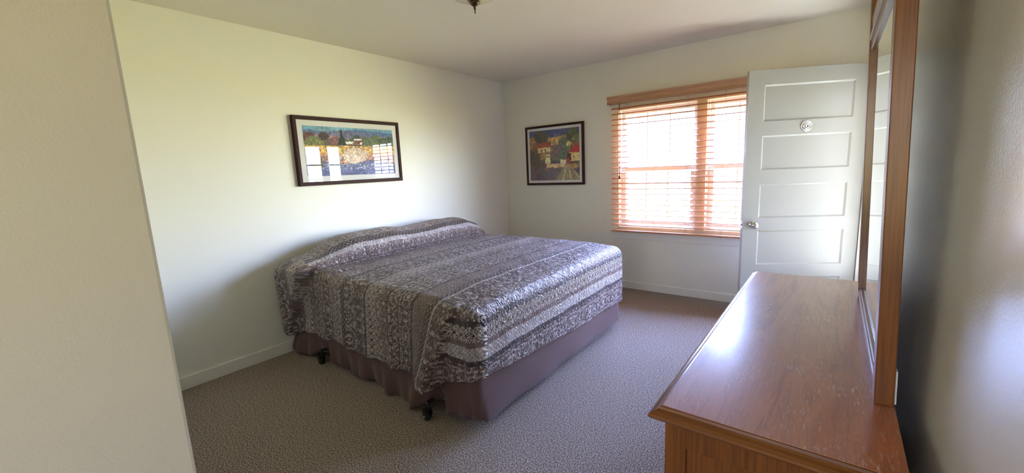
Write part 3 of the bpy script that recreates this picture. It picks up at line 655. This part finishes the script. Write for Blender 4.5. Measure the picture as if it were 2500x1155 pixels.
# bedspread: top sheet with the pillow roll at the head, hanging on three sides
def make_spread():
    R = .085; ZT = .712
    yn, yf, xf = by0, by1, bx1
    # lengthwise profile (s, x, z) ; the roll overhangs a crease at its foot
    roll = [(0.0, .045, .70), (.06, .05, .78), (.12, .075, .85), (.20, .14, .885), (.28, .23, .895), (.36, .32, .888), (.43, .40, .862), (.49, .452, .822), (.54, .474, .778), (.585, .462, .738), (.62, .470, .716), (.66, .515, .711), (.80, .66, .713)]
    ss = np.array([p_[0] for p_ in roll]); rx = np.array([p_[1] for p_ in roll]); rz = np.array([p_[2] for p_ in roll])
    S = np.concatenate([np.arange(0, .80, .0125), np.arange(.80, .80+(xf-R-.66), .0125), [.80+(xf-R-.66)]])
    def crom(xs, tab, v):
        i = np.clip(np.searchsorted(tab, xs, side='right')-1, 0, len(tab)-2); t = (xs-tab[i])/(tab[i+1]-tab[i])
        p0, p1, p2, p3 = v[np.maximum(i-1, 0)], v[i], v[i+1], v[np.minimum(i+2, len(v)-1)]
        return .5*((2*p1)+(-p0+p2)*t+(2*p0-5*p1+4*p2-p3)*t*t+(-p0+3*p1-3*p2+p3)*t**3)
    PX = np.where(S < .8, crom(np.minimum(S, .7999), ss, rx), .66+(S-.8)); PZ = np.where(S < .8, crom(np.minimum(S, .7999), ss, rz), ZT)
    # pattern coordinate: shift so that for x > .66 u == x
    U = np.where(S < .61, S-1.0, S-.14)
    Yg = np.linspace(yn+R, yf-R, 130)
    V = []; uv = []
    nS, nY = len(S), len(Yg)
    def env(y):   # how full the roll is across the bed
        return float(smooth(yn+.02, yn+.42, y)*(1-.55*smooth(yf-.26, yf-.04, y)))
    flatx = np.where(S < .8, np.interp(S, [0, .8], [.05, .66]), PX)
    for i in range(nS):
        for y in Yg:
            e = .30+.70*env(y)
            wob = .010*math.sin(y*5.0+1.0)+.006*math.sin(y*11)
            hz = max(PZ[i]-ZT, 0)*e if S[i] < .8 else 0
            x = flatx[i]*(1-e)+PX[i]*e if S[i] < .8 else PX[i]
            z = ZT + hz + (min(PZ[i]-ZT, 0) if S[i] < .8 else 0)
            if S[i] < .62: z += wob*hz/.18 + .012*float(smooth(yn+.30, yn+.08, y))*min(1, hz/.05)
            # mattress crown and a few soft undulations
            cx = (x-.5)/1.5; cyy = (y-yn)/(yf-yn)
            z += .010*math.sin(max(0, min(1, cx))*math.pi)*math.sin(cyy*math.pi)+.0025*math.sin(x*17+y*4)+.002*math.sin(y*21+x*6)
            if S[i] >= .8: z -= .020*float(smooth(xf-R-.30, xf-R, x)) + .016*float(smooth(yn+R+.22, yn+R, y))
            V.append((x, y, z)); uv.append((U[i], y))
    idx = np.arange(nS*nY).reshape(nS, nY)
    faces = []; fuv = []
    for i in range(nS-1):
        for j in range(nY-1):
            f = (idx[i, j], idx[i+1, j], idx[i+1, j+1], idx[i, j+1]); faces.append([int(k) for k in f]); fuv.append([uv[k] for k in f])
    # hanging sides. each column starts at a top-grid boundary vertex
    cols = []   # (start vertex, nx, ny, rule, x, y)
    for i in range(nS): cols.append((int(idx[i, 0]), 0.0, -1.0, 'n'))
    cn = int(idx[-1, 0])
    NC = 10
    for a in np.linspace(0, 90, NC+2)[1:-1]: cols.append((cn, math.sin(math.radians(a)), -math.cos(math.radians(a)), 'c1'))
    for j in range(nY): cols.append((int(idx[-1, j]), 1.0, 0.0, 'f'))
    cf = int(idx[-1, -1])
    for a in np.linspace(0, 90, NC+2)[1:-1]: cols.append((cf, math.cos(math.radians(a)), math.sin(math.radians(a)), 'c2'))
    for i in range(nS)[::-1]: cols.append((int(idx[i, -1]), 0.0, 1.0, 'g'))
    NA, ND = 6, 34
    start = len(V); K = NA+ND
    colidx = []; coluv = []
    for ci, (v0, nx, ny, rule) in enumerate(cols):
        bx, by, bz = V[v0]; ids = [v0]; us = []
        x = bx
        if rule in ('n', 'g'): hem = float(np.interp(x, [.05, .12, .3, .48, .83, .91, 1.1, 1.31, 1.47, 1.6, 1.70, 1.77, 1.94], [.20, .17, .235, .23, .245, .215, .23, .22, .23, .20, .185, .25, .30]))
        elif rule == 'c1': hem = .30+.01*nx
        elif rule == 'f': hem = float(np.interp(by, [yn, -2.4, -1.9, -1.1], [.315, .285, .25, .225]))+.004*math.sin(by*11)
        else: hem = .225
        ztop = bz-R
        ext = 0.0
        u0 = uv[v0][0]
        vv0 = {'n': by, 'g': by}.get(rule, by)
        if rule == 'c1': vv0 = by-R*math.radians(90)*(1-nx)*.9
        if rule == 'c2': vv0 = by+R*ny
        us.append(None)
        for k in range(1, K+1):
            if k <= NA:
                a = math.pi/2*k/NA; off = R*math.sin(a); z = bz-R*(1-math.cos(a)); arc = R*a; h = 0
            else:
                h = (k-NA)/ND; z = ztop+(hem-ztop)*h; off = R; arc = R*math.pi/2+(ztop-hem)*h
            dx = 0
            hh = min(1, max(0, (.70-z)/.45))
            if rule == 'n':
                # gentle vertical folds, the pleat below the pillow roll, and the corner tail
                f = hh*(.014*math.sin(x*24+.5)+.007*math.sin(x*51+2)) + .014*hh
                xp = .47-.33*hh
                f += .100*(1-smooth(xp-.03, xp+.012, x))*min(1, arc/.11)*(1-.45*hh)*float(smooth(.0, .1, x)*.3+.7)
                f -= .030*math.exp(-((x-xp-.07)/.07)**2)*hh; f_min = .002
                xt = 1.872-.165*hh
                f += .085*(.30+.70*hh)*math.exp(-(abs(x-xt)/(.115 if x < xt else .020))**2.4)
                f -= .014*float(smooth(xt+.01, xt+.04, x))*hh
                off += max(f, f_min)
            elif rule == 'c1':
                off += .010*hh*math.sin(nx*6)+.004
            elif rule == 'f':
                off += hh*(.004*math.sin(by*14)+.003*math.sin(by*33+1))-.006*hh
            elif rule == 'g': off += hh*.012*math.sin(x*20)
            V.append((bx+nx*off+dx, by+ny*off, z)); ids.append(len(V)-1)
            if rule in ('n', 'g'):
                bl_ = min(1.0, arc/.12); hs = min(1, max(0, (.70-z)/.45))
                un = u0*(1-bl_)+x*bl_ if u0 > 0 else (u0 if arc < .05 else x)
                if rule == 'n': un += .13*hs*float(smooth(1.30, 1.72, x))
                us.append((un, by+ny*arc, 1.935+arc, by-.12-(1.935-x), x-(1.872-.165*hs)))
            else: us.append((u0+arc, vv0))
        if rule in ('n', 'g'): us[0] = (u0, by, 1.935, by-.12-(1.935-x), x-1.872)
        else: us[0] = (u0, vv0)
        colidx.append(ids); coluv.append(us)
    for c in range(len(cols)-1):
        A, B = colidx[c], colidx[c+1]; ua, ub = coluv[c], coluv[c+1]
        ra, rb = cols[c][3], cols[c+1][3]
        if ra == 'n' and rb == 'c1': ua = [(U[-1]+(max(0, k)/NA*R*math.pi/2 if k <= NA else R*math.pi/2+(k-NA)/ND*.32), ub[0][1]-.01) for k in range(K+1)]
        if ra == 'c2' and rb == 'g': ub = [(u_[0], ua[0][1]+.01) for u_ in ua]
        for k in range(K):
            f = [A[k], B[k], B[k+1], A[k+1]]; w_ = [ua[k], ub[k], ub[k+1], ua[k+1]]
            if ra == 'n' and rb == 'n' and k > 0 and sum(q_[4] for q_ in w_)/4 > .014: w_ = [(q_[2], q_[3]) for q_ in w_]
            w_ = [(q_[0], q_[1]) for q_ in w_]
            if f[0] == f[1]: f = f[1:]; w_ = w_[1:]
            faces.append(f[::-1]); fuv.append(w_[::-1])
    me = bpy.data.meshes.new('bedspread'); me.from_pydata(V, [], faces)
    ul = me.uv_layers.new(name='UVMap'); k = 0
    for f in fuv:
        hi, lo = max(q_[0] for q_ in f), min(q_[0] for q_ in f)
        if hi-lo > .3: f = [(q_[0] if q_[0] > (hi+lo)/2 else hi-.01, q_[1]) for q_ in f]
        for q_ in f: ul.data[k].uv = q_; k += 1
    for p_ in me.polygons: p_.use_smooth = True
    bm = bmesh.new(); bm.from_mesh(me); bmesh.ops.recalc_face_normals(bm, faces=bm.faces); bm.to_mesh(me); bm.free()
    me.materials.append(M['spread']); o = bpy.data.objects.new('bedspread', me); COL.objects.link(o)
    so = o.modifiers.new('thickness', 'SOLIDIFY'); so.thickness = .006; so.offset = -1
    ss_ = o.modifiers.new('sub', 'SUBSURF'); ss_.levels = 1; ss_.render_levels = 1
    tag(o, 'quilted brown and silver striped bedspread draped over the bed, humped at its head', 'bedspread')
make_spread()

# ------------------------------------------------------------------ dresser
DRX0, DRX1, DRY0, DRY1, DRZ = 3.052, 3.503, -3.335, -1.800, .762
dd = empty('dresser', (DRX1, DRY0, 0), (0, 0, math.radians(-.7))); DD = Vector((DRX1, DRY0, 0))
tag(dd, 'long low oak dresser with worn scratched top, along the glossy right wall', 'dresser')
def dpart(mb, name, mat, bevel=.0015, parent=None):
    o = mb.build(name, mat, parent or dd, bevel); 
    if parent is None: o.location = -DD
    return o
t_ = .030
top = dpart(MB().box(DRX0, DRX1, DRY0, DRY1, DRZ-t_, DRZ), 'dresser_top', M['dresser_top'], .001)
# ogee edge, front and both ends, mitred
def edge_prof(z): return [(0, z), (.004, z-.001), (.007, z-.006), (.012, z-.010), (.020, z-.013), (.026, z-.018), (.027, z-.024), (.022, z-.030), (.008, z-.034), (0, z-.036)]
pr = edge_prof(DRZ-.0005); n = len(pr)
def seg(p0, p1, mit0, mit1, nx, ny, mat, name):
    vs = []
    for (px, py), (mx, my) in ((p0, mit0), (p1, mit1)):
        for o_, z in pr: vs.append((px+nx*o_+mx*o_, py+ny*o_+my*o_, z))
    fs = [(k, (k+1) % n, n+(k+1) % n, n+k) for k in range(n)]+[tuple(range(n)), tuple(range(n, 2*n))[::-1]]
    dpart(MB().add(vs, fs), name, mat, 0)
seg((DRX0, DRY0), (DRX0, DRY1), (0, -1), (0, 1), -1, 0, M['oak_y'], 'edge_moulding')
seg((DRX0, DRY0), (DRX1, DRY0), (-1, 0), (0, 0), 0, -1, M['oak_x'], 'edge_moulding')
seg((DRX0, DRY1), (DRX1, DRY1), (-1, 0), (0, 0), 0, 1, M['oak_x'], 'edge_moulding')
zt = DRZ-.036; X0, X1, Y0, Y1 = DRX0+.006, DRX1-.004, DRY0+.006, DRY1-.006
dpart(MB().box(X0+.004, X1, Y0+.012, Y1-.012, .07, zt), 'carcass', M['oak_z'])
for (ya, yb, yi) in ((Y0, Y0+.02, 1), (Y1-.02, Y1, -1)):
    # framed end panel
    mb = MB().box(X0, X0+.05, ya, yb, 0, zt).box(X1-.05, X1, ya, yb, 0, zt).box(X0+.05, X1-.05, ya, yb, zt-.065, zt).box(X0+.05, X1-.05, ya, yb, .06, .13)
    e_ = dpart(mb, 'end_frame', M['oak_z'], .0015)
for k, y in enumerate((Y0+.0, )):
    dpart(MB().box(X0+.048, X1-.048, Y0+.008, Y0+.014, .125, zt-.06), 'end_panel', M['oak_z'], 0)
# drawers on the front
yy = np.linspace(Y0+.03, Y1-.03, 4); zz = [.10, .29, .48, .675]
for i in range(3):
    for j in range(3):
        ya, yb, za, zb = yy[i]+.008, yy[i+1]-.008, zz[j]+.006, zz[j+1]-.006
        d_ = dpart(MB().box(X0-.012, X0+.004, ya, yb, za, zb), 'drawer', M['oak_y'], .004)
        MB().lathe([(.008, 0), (.007, -.012), (.014, -.018), (.015, -.024), (.009, -.029), (.001, -.030)], 16, 'x', (X0-.012, (ya+yb)/2, (za+zb)/2)).build('knob', M['oak_z'], d_)

# mirror standing on the back of the dresser, leaning slightly into the room
MZ = DRZ+.0005; my0, my1, MH = -3.050, -2.075, 1.26
mir = empty('dresser_mirror', (3.486, my0, MZ), (0, math.radians(-1.9), math.radians(-.3)))
tag(mir, 'tall oak-framed mirror standing on the back of the dresser', 'mirror')
def mpart(mb, name, mat, bevel=.002): return mb.build(name, mat, mir, bevel)
PW, PT, REC = .060, .036, .0125; L = my1-my0     # post width, thickness, glass recess ; local x: -PT/2 (front) .. PT/2
mpart(MB().box(-PT/2, PT/2, 0, PW, 0, MH), 'post', M['oak_z'])
mpart(MB().box(-PT/2, PT/2, L-PW+.005, L+.005, 0, MH), 'post', M['oak_z'])
mb = MB().box(-PT/2+.006, PT/2-.004, PW, L-PW+.005, 0, .035); mb.box(-PT/2+.001, -PT/2+.014, PW, L-PW+.005, .020, .042).box(-PT/2+.006, PT/2-.01, PW, L-PW+.005, .035, .050)
mpart(mb, 'bottom_rail', M['oak_y'], .003)
TZ = .985
mb = MB().box(-PT/2+.004, PT/2-.004, PW, L-PW+.005, TZ, TZ+.035).box(-PT/2-.002, -PT/2+.012, PW, L-PW+.005, TZ+.035, TZ+.050)
mb.box(-PT/2+.004, PT/2-.004, PW, L-PW+.005, TZ+.085, TZ+.12)
mpart(mb, 'top_rail', M['oak_y'], .003)
mb = MB().box(-PT/2-.03, PT/2+.01, -.03, L+.03, MH, MH+.035)
mpart(mb, 'cornice', M['oak_y'], .006)
mpart(MB().box(-PT/2+REC, -PT/2+REC+.004, PW-.004, L-PW+.009, .04, MH-.01), 'mirror_glass', M['mirror'], 0)
mpart(MB().box(-PT/2+REC+.005, PT/2+.002, PW-.01, L-PW+.01, .03, MH), 'backing', M['oak_z'], 0)
mpart(MB().box(PT/2+.001, PT/2+.005, .012, .034, .002, .085), 'pale_strip', M['white_vinyl'], .001)  # thin pale strip behind the near post
